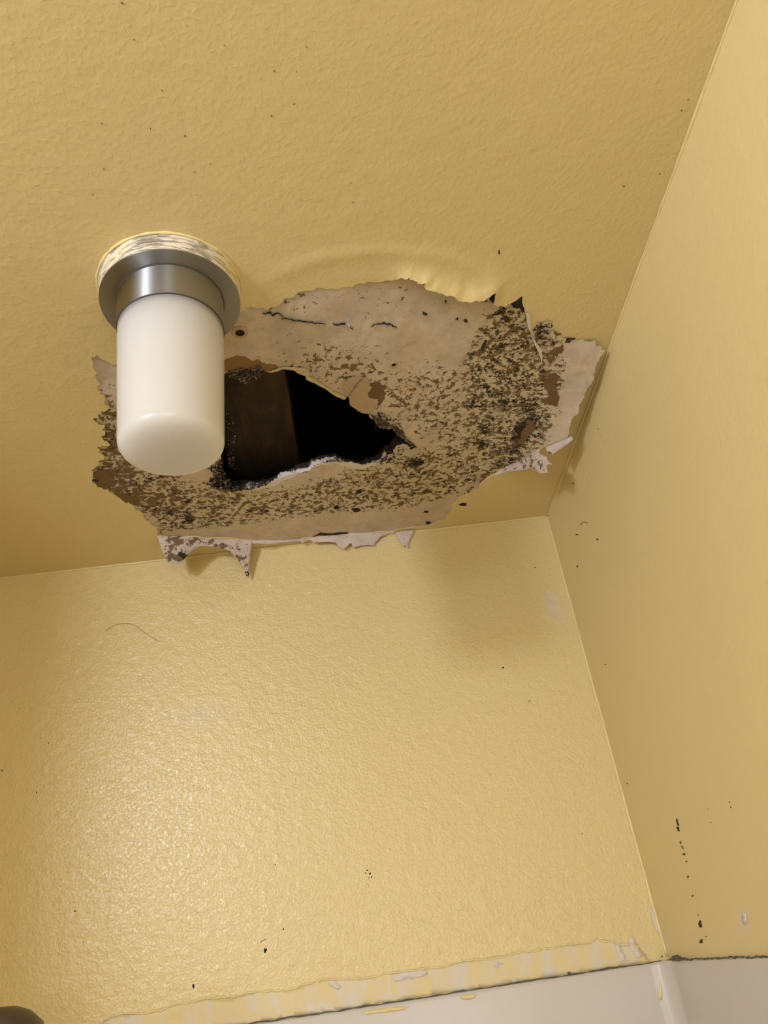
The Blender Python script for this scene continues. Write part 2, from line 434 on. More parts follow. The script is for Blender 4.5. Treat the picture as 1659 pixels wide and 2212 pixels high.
HOLE = [z3(*p) for p in [(262, 190), (300, 187), (400, 178), (520, 187), (560, 182), (620, 165), (690, 170), (720, 190), (770, 210), (800, 235), (850, 265), (900, 290), (945, 325), (980, 345), (1020, 362), (1050, 345), (1060, 390), (1090, 425), (1130, 445), (1175, 458), (1200, 490), (1225, 505), (1235, 535), (1270, 540), (1330, 552), (1350, 580), (1400, 612), (1440, 640), (1490, 668), (1440, 684), (1410, 650), (1370, 655), (1340, 680), (1335, 705), (1290, 720), (1260, 770), (1220, 792), (1165, 798), (1150, 812), (1080, 810), (1010, 797), (965, 772), (900, 785), (840, 800), (790, 825), (735, 838), (680, 866), (560, 926), (450, 949), (380, 940), (300, 950), (240, 945), (190, 922), (140, 908), (160, 870), (190, 860), (160, 800), (230, 740), (200, 600), (190, 400), (215, 270)]]
PATCH_J = jag(PATCH, 3.2, 4.5, True, 3)
HOLE_J = jag(HOLE, 3.0, 4.0, True, 5)
SEAM_H = [(p[0] - 9 * min(1, i, 5 - i), p[1]) for i, p in enumerate(SEAM)]
HANG_J = np.vstack([jag(HANG, 3.0, 4.0, False, 9), jag(HANGFOLD, 0.8, 6, False, 10)[1:-1], jag(SEAM_H, 2.5, 5, False, 4)[:-1]])

def gauss(P, cx, cy, sx, sy, a=1.0, rot=0.0):
    dx, dy = P[:, 0] - cx, P[:, 1] - cy
    c, s = math.cos(math.radians(rot)), math.sin(math.radians(rot))
    u, v = dx * c + dy * s, -dx * s + dy * c
    return a * np.exp(-0.5 * ((u / sx) ** 2 + (v / sy) ** 2))
TOPLINE = np.array(TOP[1:24])
def ceil_z(P):
    """real relief of the painted ceiling in metres (negative hangs down)"""
    d = polydist(P, TOPLINE)
    z = -0.0105 * np.exp(-(d / 30.0) ** 1.3) * np.clip(gauss(P, 985, 640, 75, 60, 1.25), 0, 1)
    z -= 0.0035 * np.exp(-(d / 25.0) ** 1.2) * np.clip(gauss(P, 740, 610, 160, 60, 1.1), 0, 1)
    ang = np.hypot((P[:, 0] - 830) / 260.0, (P[:, 1] - 650) / 105.0)
    z -= 0.0012 * np.exp(-((ang - 1.0) / 0.13) ** 2) * np.clip((640 - P[:, 1]) / 60, 0, 1)
    return z
def sheet_z(P):
    """metres below the ceiling of the bare paper layer"""
    seam = np.interp(P[:, 1], [p[1] for p in SEAM[::-1]], [p[0] for p in SEAM[::-1]])
    t = np.clip((P[:, 0] - seam) / 150.0, 0, 1.3)
    left = np.clip(1 - (seam - P[:, 0]) / 60.0, 0, 1) * np.clip((P[:, 1] - 740) / 40.0, 0, 1)
    z = 0.0012 - 0.0020 * left - 0.030 * t ** 1.2 * np.clip(0.2 + (P[:, 1] - 740) / 230.0, 0.16, 1.15)
    return z + 0.0012 * np.array([fbm((p[0], p[1]), 1 / 70.0, 2.0) for p in P])
def soft(P, poly, val, edge=12.0):
    """soft-edged plateau over a traced zone of mould"""
    poly = np.array(poly, float); d = polydist(P, np.vstack([poly, poly[:1]])); d = np.where(inside(P, poly), d, -d)
    return val * np.clip(0.5 + d / (2 * edge), 0, 1)
ZONE_LEFT = [(185, 900), (262, 870), (290, 960), (330, 1040), (400, 1075), (380, 1120), (330, 1130), (240, 1085), (180, 1050)]
ZONE_BELT = [(310, 1000), (440, 1040), (560, 1062), (660, 1045), (760, 1015), (880, 985), (960, 950), (1050, 950), (1120, 1000), (1040, 1050), (975, 1075), (900, 1098), (720, 1112), (600, 1126), (450, 1142), (350, 1160), (310, 1110), (290, 1060)]
ZONE_MID = [(660, 760), (760, 745), (850, 800), (960, 790), (1040, 780), (1050, 960), (960, 990), (880, 930), (830, 880), (760, 850), (700, 810)]
ZONE_RIGHT = [(1000, 780), (1040, 690), (1070, 650), (1135, 640), (1160, 720), (1190, 790), (1200, 900), (1150, 990), (1060, 1040), (1000, 960)]
ZONE_EDGE = [(1130, 690), (1210, 700), (1222, 800), (1205, 900), (1180, 960), (1110, 1020), (1090, 980), (1150, 880), (1160, 780)]
def masks(P):
    g = lambda *a: gauss(P, *a)
    mx = np.maximum.reduce
    brown = mx([soft(P, ZONE_LEFT, .72, 25), g(335, 1085, 60, 40, .64), soft(P, ZONE_BELT, .56, 14), soft(P, ZONE_MID, .50, 30), soft(P, ZONE_RIGHT, .60, 22), soft(P, ZONE_EDGE, .62, 10), g(700, 790, 70, 40, .5), g(640, 640, 60, 22, .33), g(860, 640, 120, 30, .22), g(260, 900, 30, 60, .52), g(240, 940, 60, 40, .74), g(790, 830, 50, 40, .5)])
    brown = brown + g(225, 1050, 40, 25, .18) + g(330, 1075, 40, 16, .12, 30) - g(1075, 880, 30, 50, .07) - g(990, 1000, 60, 18, .05)
    dark = mx([soft(P, ZONE_LEFT, .36, 20), soft(P, ZONE_BELT, .38, 16), soft(P, ZONE_RIGHT, .49, 20), soft(P, ZONE_MID, .24, 25), soft(P, ZONE_EDGE, .26, 10),
               g(1128, 935, 22, 62, .86, 28), g(1110, 850, 30, 50, .56), g(1090, 1000, 30, 22, .72, -30), g(1170, 715, 24, 34, .68), g(395, 1120, 50, 15, .74, 18), g(895, 1000, 26, 13, .78), g(860, 1050, 60, 20, .44, -10), g(1000, 1068, 40, 14, .52, -30), g(1075, 700, 40, 40, .40), g(470, 1135, 60, 9, .46), g(1045, 700, 22, 20, .2)])
    cream = mx([soft(P, ZONE_RIGHT, .9, 25), soft(P, ZONE_BELT, .85, 25), soft(P, ZONE_MID, .45, 40), soft(P, ZONE_LEFT, .6, 20)])
    sol = g(1117, 652, 11, 13, .9) + g(1128, 940, 8, 36, .42, 30)
    # clean strip of paper along the fold over the far wall
    xl = np.array([300, 450, 600, 720, 900, 980]); yl = np.array([1165, 1142, 1128, 1114, 1098, 1072])
    k = np.clip((np.interp(P[:, 0], xl, yl) + 6 - P[:, 1]) / 12.0, 0, 1)
    k = np.where(P[:, 0] > 1000, 1.0, k)
    return {'brown': np.clip(brown, 0, 1) * k, 'dark': np.clip(dark, 0, 1) * k, 'cream': np.clip(cream, 0, 1), 'solid': np.clip(sol, 0, 1)}

# ================================================================== ROOM SHELL
ZP = H - 0.5849                              # top of the shower panels
XL, YF, XL2 = -0.87, -2.45, -1.75            # stall side wall, front wall, wider part of the room
def px2m(poly): return np.array([on_ceiling(*p)[:2] for p in poly])
hole_m = px2m(PATCH_J)
# enlarge the cut a little less than the bare sheet so that the paint skin overlaps it
outer = np.array([(XL, 0), (0, 0), (0, YF), (XL2, YF), (XL2, -0.82), (XL, -0.82)])
near = px2m(interior(np.array([(150, 480), (1340, 480), (1230, 1115), (150, 1235)]), [PATCH_J], 9, 3))
near = near[(near[:, 0] < -0.003) & (near[:, 1] < -0.003) & (near[:, 0] > XL + 0.003)]
coarse = grid(XL2 + 0.02, YF + 0.02, -0.01, -0.01, 0.04)
cp = to_px(np.column_stack([coarse, np.full(len(coarse), H)]))
kk = inside(coarse, outer) & ~((cp[:, 0] > 140) & (cp[:, 0] < 1340) & (cp[:, 1] > 470) & (cp[:, 1] < 1240) & (coarse[:, 1] > -0.9))
v2, f2 = fill(outer, [hole_m], np.vstack([near, coarse[kk]]))
pz = to_px(np.column_stack([v2, np.full(len(v2), H)]))
zz = ceil_z(pz); zz[(v2[:, 0] > -0.002) | (v2[:, 1] > -0.002)] = 0
V3 = np.column_stack([v2, np.full(len(v2), H)])
V3 = CAM + (V3 - CAM) * ((H + zz - CAM[2]) / (H - CAM[2]))[:, None]
sc = gauss(pz, 370, 600, 190, 120, 0.33)
ceiling = structure(obj('ceiling', V3, f2[:, ::-1], M_CEIL, attrs={'scuff': sc}))
# paint skin thickness at the torn edge
nb = len(PATCH_J); za_ = ceil_z(PATCH_J)
lo = np.array([on_ceiling(p[0], p[1], z) for p, z in zip(PATCH_J, za_)]); hi = lo + np.array([0, 0, 0.0016])
obj('paint_edge', np.vstack([lo, hi]), [(i, (i + 1) % nb, nb + (i + 1) % nb, nb + i) for i in range(nb)], M_LIP, ceiling, smooth=False)

def wall_grid(o, u, v, nu, nv, bow=None):
    o, u, v = map(np.array, (o, u, v)); P = []
    for j in range(nv + 1):
        for i in range(nu + 1): P.append(o + u * i / nu + v * j / nv)
    F = [(j * (nu + 1) + i, j * (nu + 1) + i + 1, (j + 1) * (nu + 1) + i + 1, (j + 1) * (nu + 1) + i) for j in range(nv) for i in range(nu)]
    return np.array(P, float), F
bv, bf = wall_grid((XL, 0, 0), (-XL, 0, 0), (0, 0, H), 110, 300)
pb = to_px(bv)
scb = gauss(pb, 1196, 1312, 12, 28, .75, -25) + gauss(pb, 430, 1545, 100, 28, .42, -8) + gauss(pb, 1180, 1250, 60, 90, .12) + gauss(pb, 1330, 1700, 20, 60, .2)
wall_back = structure(obj('wall_back', bv, bf, M_BACK, attrs={'scuff': scb}))
rv, rf = wall_grid((0, 0, 0), (0, YF, 0), (0, 0, H), 200, 200)
pr = to_px(rv); okr = rv[:, 1] > CAM[1] * 0.9
scr = np.where(okr, gauss(pr, 1607, 1985, 9, 22, .8) + gauss(pr, 1540, 2030, 60, 40, .3) + gauss(pr, 1440, 2040, 14, 30, .5) + gauss(pr, 1265, 1330, 30, 90, .22), 0)
wall_right = structure(obj('wall_right', rv, rf, M_SIDE, attrs={'scuff': scr}))
def plain_wall(name, o, u, v, mat=M_SIDE):
    P, F = wall_grid(o, u, v, 4, 4); return structure(obj(name, P, F, mat, attrs={'scuff': np.zeros(len(P))}))
plain_wall('wall_left', (XL, -0.82, 0), (0, 0.82, 0), (0, 0, H))
plain_wall('wall_stall_return', (XL2, -0.82, 0), (XL - XL2, 0, 0), (0, 0, H))
plain_wall('wall_far_left', (XL2, YF, 0), (0, -0.82 - YF, 0), (0, 0, H), M_BOUNCE)
plain_wall('wall_front', (0, YF, 0), (XL2, 0, 0), (0, 0, H), M_BOUNCE)
structure(obj('floor', *wall_grid((XL2, YF, 0), (-XL2, 0, 0), (0, -YF, 0), 4, 4), M_FLOOR))
# roof void above the ceiling
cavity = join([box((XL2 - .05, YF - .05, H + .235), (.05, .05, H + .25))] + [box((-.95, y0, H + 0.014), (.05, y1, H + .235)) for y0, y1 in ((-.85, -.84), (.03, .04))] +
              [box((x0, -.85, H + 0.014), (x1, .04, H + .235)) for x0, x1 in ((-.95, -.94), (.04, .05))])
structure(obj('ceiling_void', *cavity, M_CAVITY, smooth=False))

# thin paint ridges in the corners
def ridge(name, a, b, r, n=90, off=(0, 0, 0), seed=0, parent=None):
    pts = []; rr = []
    for i in range(n + 1):
        t = i / n; p = np.array(a) * (1 - t) + np.array(b) * t
        k = fbm((t * 40, seed), 1.0, seed + 1.3)
        pts.append(p + np.array(off) * (1 + 0.5 * k)); rr.append(r * (1 + 0.45 * k))
    return obj(name, *tube(pts, rr, 8), M_LIP_B, parent)
ridge('paint_ridge', (XL, 0, H), (0, 0, H), 0.0017, off=(0, -.0002, -.0012), seed=1, parent=wall_back)
ridge('paint_ridge', (0, 0, H), (0, -0.8, H), 0.0015, off=(-.0002, 0, -.0012), seed=2, parent=wall_right)
ridge('paint_ridge', (0, 0, H), (0, 0, ZP + .004), 0.0019, off=(-.0012, -.0002, 0), seed=3, parent=wall_back)

# ================================================================== DAMAGED CEILING PATCH
pc = on_ceiling(700, 880)
patch = empty('damaged_ceiling_patch', pc, 'large mould-speckled patch of bare drywall paper with a torn black hole in the yellow ceiling', 'ceiling damage')
grow = PATCH_J                                # sheet reaches slightly beyond the cut
cen = np.array([720, 880])
dirv = PATCH_J - np.roll(PATCH_J, 1, 0)
def offset(poly, d):
    a = np.roll(poly, -1, 0) - np.roll(poly, 1, 0); n = np.stack([a[:, 1], -a[:, 0]], 1); n /= np.linalg.norm(n, axis=1)[:, None] + 1e-9
    area = 0.5 * np.sum(poly[:, 0] * np.roll(poly[:, 1], -1) - np.roll(poly[:, 0], -1) * poly[:, 1])
    return poly + n * d * (1 if area > 0 else -1)
def sheet(name, outline, holes, mat, zf, st=6, parent=patch, extra_attr=None, solid=0.0):
    v, f = fill(outline, holes, interior(outline, holes, st))
    z = zf(v)
    P = np.array([on_ceiling(a[0], a[1], b) for a, b in zip(v, z)])
    return obj(name, P, f[:, ::-1], mat, parent, attrs=masks(v) if extra_attr is None else extra_attr(v), solid=solid)
sheet('bare_paper', PATCH_J, [HOLE_J], M_PAPER, lambda v: np.minimum(sheet_z(v), 0.0016) if False else sheet_z(v), 6)
sheet('hanging_paper_sheet', HANG_J, [], M_PAPER, lambda v: np.minimum(sheet_z(v) - 0.0003, -0.0009), 6)['label'] = 'tan sheet of paper hanging loose beside the right wall, with a toothed edge'

# drywall core visible round the hole
nh = len(HOLE_J); zr = sheet_z(HOLE_J)
rows = []; mould = []
lowside = np.array([np.clip((p[1] - np.interp(p[0], [440, 560, 700, 850, 905], [930, 900, 910, 950, 966])) / 20, 0, 1) for p in HOLE_J])
for j, (dz, ins, mo) in enumerate([(0, 0, .08), (.002, .3, .02), (.0045, .8, .30), (.008, 1.6, .52), (.012, 2.6, .75)]):
    off = offset(HOLE_J, -ins)
    P = np.array([on_ceiling(p[0], p[1], 0) for p in off]); P[:, 2] = H + zr + dz
    P[:, :2] += np.array([[fbm((p[0] * 300, p[1] * 300, j * 7.0), 1.0), fbm((p[0] * 300 + 9, p[1] * 300, j * 5.0), 1.0)] for p in P]) * 0.0012 * (j > 0)
    rows.append(P); mould += list(mo + 0.30 * (np.array([fbm((p[0], p[1]), 1 / 45.0, 4.0) for p in HOLE_J])) + np.where((HOLE_J[:, 0] < 530) | (HOLE_J[:, 0] > 835), .5, 0))
F = [(j * nh + i, j * nh + (i + 1) % nh, (j + 1) * nh + (i + 1) % nh, (j + 1) * nh + i) for j in range(4) for i in range(nh)]
obj('gypsum_edge', np.vstack(rows), F, M_RIM, patch, smooth=False, attrs={'mould': mould})['label'] = 'white crumbling gypsum edge round the hole'

def flat_piece(name, poly, mat, dz, amp=1.5, seed=1, st=8, parent=patch, solid=-0.0005, zf=None, seg=3.5):
    o = jag(poly, amp, seg, True, seed)
    v, f = fill(o, [], interior(o, [], st))
    z = (sheet_z(v) + dz) if zf is None else zf(v)
    P = np.array([on_ceiling(a[0], a[1], b) for a, b in zip(v, z)])
    return obj(name, P, f[:, ::-1], mat, parent, solid=solid, smooth=False)
# layers of torn paper lying on the patch
flat_piece('brown_paper_layer', [zb(*p) for p in [(1300, 1060), (1330, 985), (1400, 975), (1440, 1010), (1458, 1080), (1440, 1150), (1390, 1220), (1350, 1240), (1290, 1200)]], M_BROWN_PAPER, -0.0004, 2, 11)
flat_piece('tan_paper_flake', [zb(*p) for p in [(1085, 1010), (1110, 975), (1150, 935), (1200, 925), (1260, 930), (1320, 960), (1320, 1010), (1340, 1030), (1305, 1070), (1310, 1110), (1360, 1130), (1395, 1130), (1390, 1180), (1410, 1190), (1360, 1235), (1300, 1260), (1250, 1255), (1200, 1215), (1150, 1190), (1140, 1130), (1120, 1110), (1085, 1060)]], M_TAN_FLAKE, -0.0012, 2, 12)
flat_piece('rusty_paper_layer', [zb(*p) for p in [(25, 780), (60, 765), (130, 740), (190, 750), (230, 760), (270, 785), (320, 770), (350, 800), (400, 815), (480, 820), (505, 840), (470, 865), (410, 880), (330, 870), (240, 860), (120, 890), (25, 885)]], M_RUST_PAPER, -0.0004, 2, 13)
for i, (poly, mt) in enumerate([([z2(*p) for p in [(1110, 440), (1150, 425), (1190, 440), (1205, 480), (1210, 545), (1190, 560), (1160, 575), (1120, 560), (1105, 520)]], M_BROWN_PAPER),
        ([z2(*p) for p in [(1205, 485), (1240, 470), (1280, 475), (1250, 497), (1215, 500)]], M_DARKBROWN),
        ([z2(*p) for p in [(1090, 720), (1120, 690), (1160, 680), (1190, 700), (1170, 730), (1150, 780), (1120, 800), (1095, 770)]], M_BROWN_PAPER),
        ([z2(*p) for p in [(1085, 830), (1120, 820), (1170, 780), (1185, 830), (1170, 880), (1130, 870), (1090, 860)]], M_BROWN_PAPER),
        ([z2(*p) for p in [(940, 1090), (960, 1030), (1000, 970), (1040, 950), (1040, 1010), (1000, 1060), (960, 1110)]], M_BROWN_PAPER),
        ([z1(*p) for p in [(175, 1610), (240, 1620), (320, 1640), (340, 1690), (280, 1680), (220, 1650)]], M_BROWN_PAPER),
        ([z1(*p) for p in [(70, 1490), (120, 1480), (180, 1520), (200, 1570), (140, 1590), (80, 1570)]], M_BROWN_PAPER)]):
    flat_piece('brown_paper_layer', poly, mt, -0.0008, 3, 20 + i)
flat_piece('dark_scab', [zc(*p) for p in [(1010, 770), (1025, 710), (1050, 670), (1075, 675), (1055, 730), (1035, 780)]], M_DARKBROWN, -0.001, 1, 31)
for i, poly in enumerate([[(835, 470), (860, 455), (880, 480), (862, 503), (845, 485)], [(425, 383), (450, 395), (480, 408), (455, 428), (432, 410)], [(755, 465), (780, 440), (780, 470)], [(650, 265), (668, 280), (662, 310), (652, 290)],
                          [(1235, 440), (1270, 430), (1295, 455), (1285, 490), (1250, 495)], [(920, 690), (945, 672), (930, 695)], [(995, 658), (1040, 640), (1020, 655)]]):
    flat_piece('dark_scab', [zc(*p) for p in poly], M_DARKBROWN, -0.0008, 0.8, 40 + i, st=4)
for i, (x, y, r) in enumerate([(726, 1097, 6), (920, 1106, 4), (405, 1085, 5), (768, 1102, 7), (210, 1038, 6), (408, 1082, 4), (1000, 1090, 6), (905, 1000, 8), (290, 1075, 4), (775, 1063, 6), (925, 1130, 4)]):
    poly = [(x + r * math.cos(a) * random.uniform(.6, 1.4) * 1.4, y + r * 0.6 * math.sin(a) * random.uniform(.6, 1.4)) for a in np.linspace(0, 6.28, 9)[:-1]]
    flat_piece('dark_scab', poly, M_BLACK, -0.0008, 1.0, 60 + i, st=4)
flat_piece('paper_tear', [z7(*p) for p in [(1005, 268), (1050, 243), (1110, 248), (1205, 240), (1212, 246), (1150, 258), (1060, 264)]], M_DARKBROWN, -0.0008, 1.0, 75, st=5)

# screw holes
def screw_hole(px, py, r, rot):
    a = np.linspace(0, 2 * math.pi, 15)[:-1]; c = on_ceiling(px, py)
    c[2] = H + float(sheet_z(np.array([[px, py]]))[0])
    V = []; F = []
    for rr, dz in ((2.0, -.0002), (1.5, -.0016), (1.1, -.0012), (1.05, -.0007), (0.05, -.0006)):
        for t in a: V.append(c + np.array([math.cos(t + rot) * r * rr, math.sin(t + rot) * r * rr, dz]))
    n = len(a)
    for j in range(4):
        for k in range(n): F.append((j * n + k, j * n + (k + 1) % n, (j + 1) * n + (k + 1) % n, (j + 1) * n + k))
    o = obj('screw_hole', V, F, M_TAN_FLAKE, patch)
    o.data.materials.append(M_BLACK)
    for pl in o.data.polygons:
        if pl.index >= 2 * n: pl.material_index = 1  # black disc stands in for the dark inside the hole
screw_hole(518, 719, 0.0042, 0.2); screw_hole(851, 788, 0.0022, 0.5)

# long split in the paper: raised lip with a dark gap
def crack(pts, wd, seed, name='paper_crack'):
    q = jag(pts, 2.5, 3.5, False, seed); V = []; F = []
    n = len(q)
    for i, p in enumerate(q):
        s = math.sin(math.pi * min(1, (i + .5) / n * 1.0)); r = random.Random(seed * 100 + i).uniform(.5, 1.2)
        z = float(sheet_z(p[None])[0])
        V += [on_ceiling(p[0], p[1] - wd * r * (0.35 + s), z - 0.0009), on_ceiling(p[0], p[1], z - 0.0022), on_ceiling(p[0], p[1] + wd * .5 * r, z - 0.0004)]
    for i in range(n - 1):
        for k in range(2): F.append((3 * i + k, 3 * i + k + 1, 3 * (i + 1) + k + 1, 3 * (i + 1) + k))
    return obj(name, V, F, M_BLACK, patch, smooth=False)
crack([zb(*p) for p in [(535, 412), (600, 418), (700, 432), (800, 445), (930, 458)]], 1.8, 1)
crack([zb(*p) for p in [(990, 452), (1060, 460), (1130, 465), (1150, 490), (1170, 505)]], 3.2, 2)
crack([zb(*p) for p in [(1335, 485), (1380, 462), (1450, 450), (1510, 458), (1565, 488)]], 2.6, 3)
crack([zb(*p) for p in [(360, 360), (385, 375), (420, 360), (440, 350), (450, 385), (480, 370), (520, 365), (540, 385), (540, 412)]], 2.6, 4)
crack([zc(*p) for p in [(1185, 328), (1230, 290), (1280, 262), (1320, 228)]], 1.2, 5)
crack([zb(*p) for p in [(1262, 935), (1205, 995), (1150, 1075), (1125, 1108)]], .7, 7)
crack([zd(*p) for p in [(-10, 2075 - 560), (20, 1500)]], 1.5, 6)
for i, pts in enumerate([[(1105, 455), (1140, 455), (1145, 480), (1155, 510), (1140, 500), (1125, 475)]]):
    flat_piece('torn_paper_curl', [zb(*p) for p in pts], M_WHITE_TEAR, -0.002, .6, 90 + i, st=4)

# bright torn paper along the upper lip of the hole
lipo = [z3(*p) for p in [(535, 190), (560, 178), (600, 168), (640, 158), (690, 157), (735, 165), (780, 172), (798, 200), (795, 222), (830, 235), (880, 268), (930, 302), (960, 322), (1000, 335), (1030, 355), (1020, 366), (975, 350), (940, 330), (900, 300), (850, 272), (800, 250), (775, 240), (770, 215), (720, 195), (690, 178), (620, 170), (575, 187)]]
flat_piece('torn_paper_lip', lipo, M_CREAM_TEAR, 0, 1.2, 95, st=5, zf=lambda v: sheet_z(v) - 0.0018)
lipo2 = [z3(*p) for p in [(1175, 455), (1200, 470), (1230, 480), (1270, 500), (1320, 530), (1365, 545), (1400, 590), (1440, 635), (1480, 668), (1470, 674), (1430, 645), (1400, 618), (1350, 588), (1340, 560), (1290, 552), (1240, 545), (1215, 510)]]
flat_piece('torn_paper_lip', lipo2, M_CRUMB, 0, 2.2, 96, st=4, zf=lambda v: sheet_z(v) - 0.0018)
# white core of the far edge, where the face paper has gone
for i, poly in enumerate([[(415, 945), (450, 925), (520, 900), (600, 875), (680, 845), (735, 832), (740, 845), (690, 866), (620, 900), (560, 927), (480, 946), (430, 950)],
                          [(785, 822), (830, 790), (870, 768), (960, 762), (1000, 768), (1060, 762), (1110, 775), (1160, 785), (1180, 772), (1250, 768), (1258, 776), (1220, 800), (1190, 790), (1160, 814), (1080, 812), (1010, 800), (965, 780), (890, 792), (830, 810), (800, 826)]]):
    flat_piece('torn_paper_lip', [z3(*p) for p in poly], M_WHITE_TEAR, 0, 1.8, 97 + i, st=5, zf=lambda v: sheet_z(v) + 0.0002)

# white torn strip beside the hanging sheet
so = [z2(*p) for p in [(985, 325), (1000, 320), (1010, 345), (1015, 390), (1012, 425), (1030, 470), (1050, 505), (1080, 545), (1082, 580), (1083, 630), (1074, 600), (1062, 560), (1040, 515), (1020, 460), (1000, 410), (990, 370)]]
flat_piece('white_paper_strip', so, M_WHITE_TEAR, -0.003, 0.8, 99, st=5)['label'] = 'narrow white strip of torn paper'
# paint flakes standing at the top right corner of the patch
flat_piece('mould_black_flake', [zc(*p) for p in [(1310, 310), (1360, 265), (1420, 238), (1440, 300), (1447, 405), (1420, 380), (1390, 345), (1340, 345)]], M_BLACK, -0.0015, 2.0, 101, st=5)
flat_piece('mould_black_flake', [zc(*p) for p in [(1090, 255), (1150, 200), (1145, 255), (1130, 310), (1110, 280)]], M_BLACK, -0.0015, 1.2, 102, st=5)

# crumbs of rotten gypsum and fibres on the hole's rim
def crumbs(name, poly, n, r0, r1, dz0, dz1, mat=M_CRUMB, seed=0):
    q = np.random.default_rng(seed); o = np.array(poly); parts = []; i = 0
    while len(parts) < n and i < n * 30:
        i += 1
        p = q.uniform(o.min(0), o.max(0))
        if not inside(p[None], o)[0]: continue
        z = q.uniform(dz0, dz1); c = on_ceiling(p[0], p[1], z); r = r0 + (r1 - r0) * q.random() ** 2
        parts.append(blob(c, r, (1, 1, .7), seed * 1000 + i, .5))
    o = obj(name, *join(parts), mat, patch, smooth=False); o['kind'] = 'stuff'; return o
crumbs('gypsum_crumbs', [z3(*p) for p in [(262, 185), (330, 170), (430, 152), (500, 160), (515, 185), (480, 215), (440, 240), (385, 262), (330, 235), (262, 205)]], 330, .0006, .0023, -0.001, .004, seed=1)
crumbs('gypsum_crumbs', [z3(*p) for p in [(140, 905), (165, 865), (190, 855), (150, 800), (230, 745), (240, 820), (285, 880), (300, 920), (420, 905), (560, 885), (540, 905), (450, 935), (380, 945), (300, 955), (240, 955), (190, 930)]], 420, .0006, .0024, -0.001, .004, seed=2)
crumbs('gypsum_crumbs', [z3(*p) for p in [(1225, 450), (1260, 430), (1290, 460), (1350, 480), (1380, 530), (1410, 590), (1370, 580), (1330, 550), (1260, 545), (1225, 520)]], 150, .0005, .0017, -0.001, .002, seed=3)
crumbs('gypsum_crumbs', [z3(*p) for p in [(1250, 745), (1300, 715), (1340, 680), (1400, 650), (1420, 680), (1370, 730), (1330, 770), (1250, 775)]], 130, .0005, .0018, -0.001, .003, seed=4)
crumbs('gypsum_crumbs', [z3(*p) for p in [(830, 790), (870, 765), (965, 730), (990, 765), (1050, 765), (1110, 770), (1050, 775), (960, 770), (900, 780)]], 110, .0004, .0014, .002, .007, seed=5)
crumbs('gypsum_crumbs', [z3(*p) for p in [(262, 420), (300, 470), (330, 600), (310, 720), (335, 830), (280, 800), (262, 650)]], 120, .0004, .0016, .004, .02, seed=6)
fib = []
q = np.random.default_rng(3)
for i in range(90):
    a = HOLE_J[q.integers(0, nh)]
    p = on_ceiling(*a); p[2] = H + q.uniform(-.001, .006); pts = [p]
    d = q.normal(size=3); d[2] = -abs(d[2]) * .4; d /= np.linalg.norm(d)
    for k in range(5):
        d = d + q.normal(size=3) * .55; d /= np.linalg.norm(d); pts.append(pts[-1] + d * q.uniform(.0008, .0022))
    fib.append(tube(pts, 0.00016, 3, False))
fo = obj('paper_fibres', *join(fib), M_CRUMB, patch, smooth=False); fo['kind'] = 'stuff'

# ---- flaps hanging over the far wall
HX = np.array([p[0] for p in HINGE]); HYm = np.array([on_ceiling(*p)[1] for p in HINGE])
def flap_pt(x, y, k, y0=None):
    d = ray(x, y); Y = -0.03
    for _ in range(60):
        P = CAM + d * ((Y - CAM[1]) / d[1])
        drop = max(0.0, H - P[2])
        hx = np.interp(x, HX, HYm) if y0 is None else y0
        Y = 0.5 * Y + 0.5 * min(hx + k * drop, -0.0035)
    return CAM + d * ((Y - CAM[1]) / d[1])
def flap(name, poly, k, label, mk, amp=1.5, seed=1):
    o = jag([z7(*p) for p in poly], amp, 4, True, seed)
    v, f = fill(o, [], interior(o, [], 6))
    P = np.array([flap_pt(a[0], a[1], k) for a in v])
    b, d = mk(v)
    ob = obj(name, P, f[:, ::-1], M_FLAP, patch, attrs={'brown': np.clip(b, 0, 1), 'dark': np.clip(d, 0, 1), 'cream': np.zeros(len(v)), 'solid': np.zeros(len(v))}, solid=-0.0006)
    ob['label'] = label
    return ob
flap('paint_flap', [(105, 260), (130, 340), (155, 390), (170, 412), (195, 412), (215, 430), (240, 420), (260, 400), (280, 370), (330, 330), (370, 318), (410, 325), (480, 335), (530, 350), (570, 390), (600, 440), (625, 500), (635, 505), (640, 440), (645, 370), (652, 310), (654, 286), (500, 277), (300, 266)], 0.34,
     'large lilac-white paint flap with two drooping points, brown mould specks on it',
     lambda v: (gauss(v, 365, 1130, 18, 40, .75) + gauss(v, 420, 1172, 30, 8, .85) + gauss(v, 385, 1205, 22, 12, .75) + gauss(v, 525, 1215, 10, 28, .8, -15) + gauss(v, 480, 1180, 12, 6, .7), gauss(v, 390, 1205, 25, 12, .5) + gauss(v, 535, 1240, 4, 8, .9) + gauss(v, 500, 1185, 10, 10, .4)), 1.2, 51)
flap('paint_flap', [(654, 284), (660, 305), (700, 305), (760, 310), (850, 297), (930, 290), (940, 305), (975, 285), (1000, 290), (1010, 300), (1100, 295), (1140, 300), (1160, 325), (1185, 338), (1215, 310), (1230, 305), (1240, 328), (1280, 318), (1360, 318), (1375, 295), (1400, 265), (1440, 250), (1480, 242), (1480, 234), (1200, 249), (1010, 269), (900, 280), (760, 284)], 0.30,
     'long narrow lilac-white paint flap along the middle of the fold', lambda v: (gauss(v, 700, 1160, 60, 3, .3), np.zeros(len(v))), 1.2, 52)
flap('paint_flap', [(1483, 240), (1495, 270), (1510, 300), (1530, 325), (1540, 315), (1560, 335), (1560, 300), (1580, 260), (1593, 224), (1540, 230)], 0.25,
     'small pointed lilac-white paint flap at the right end of the fold', lambda v: (gauss(v, 874, 1160, 3, 3, 1.0), gauss(v, 874, 1160, 2.5, 2.5, .9)), 0.8, 53)
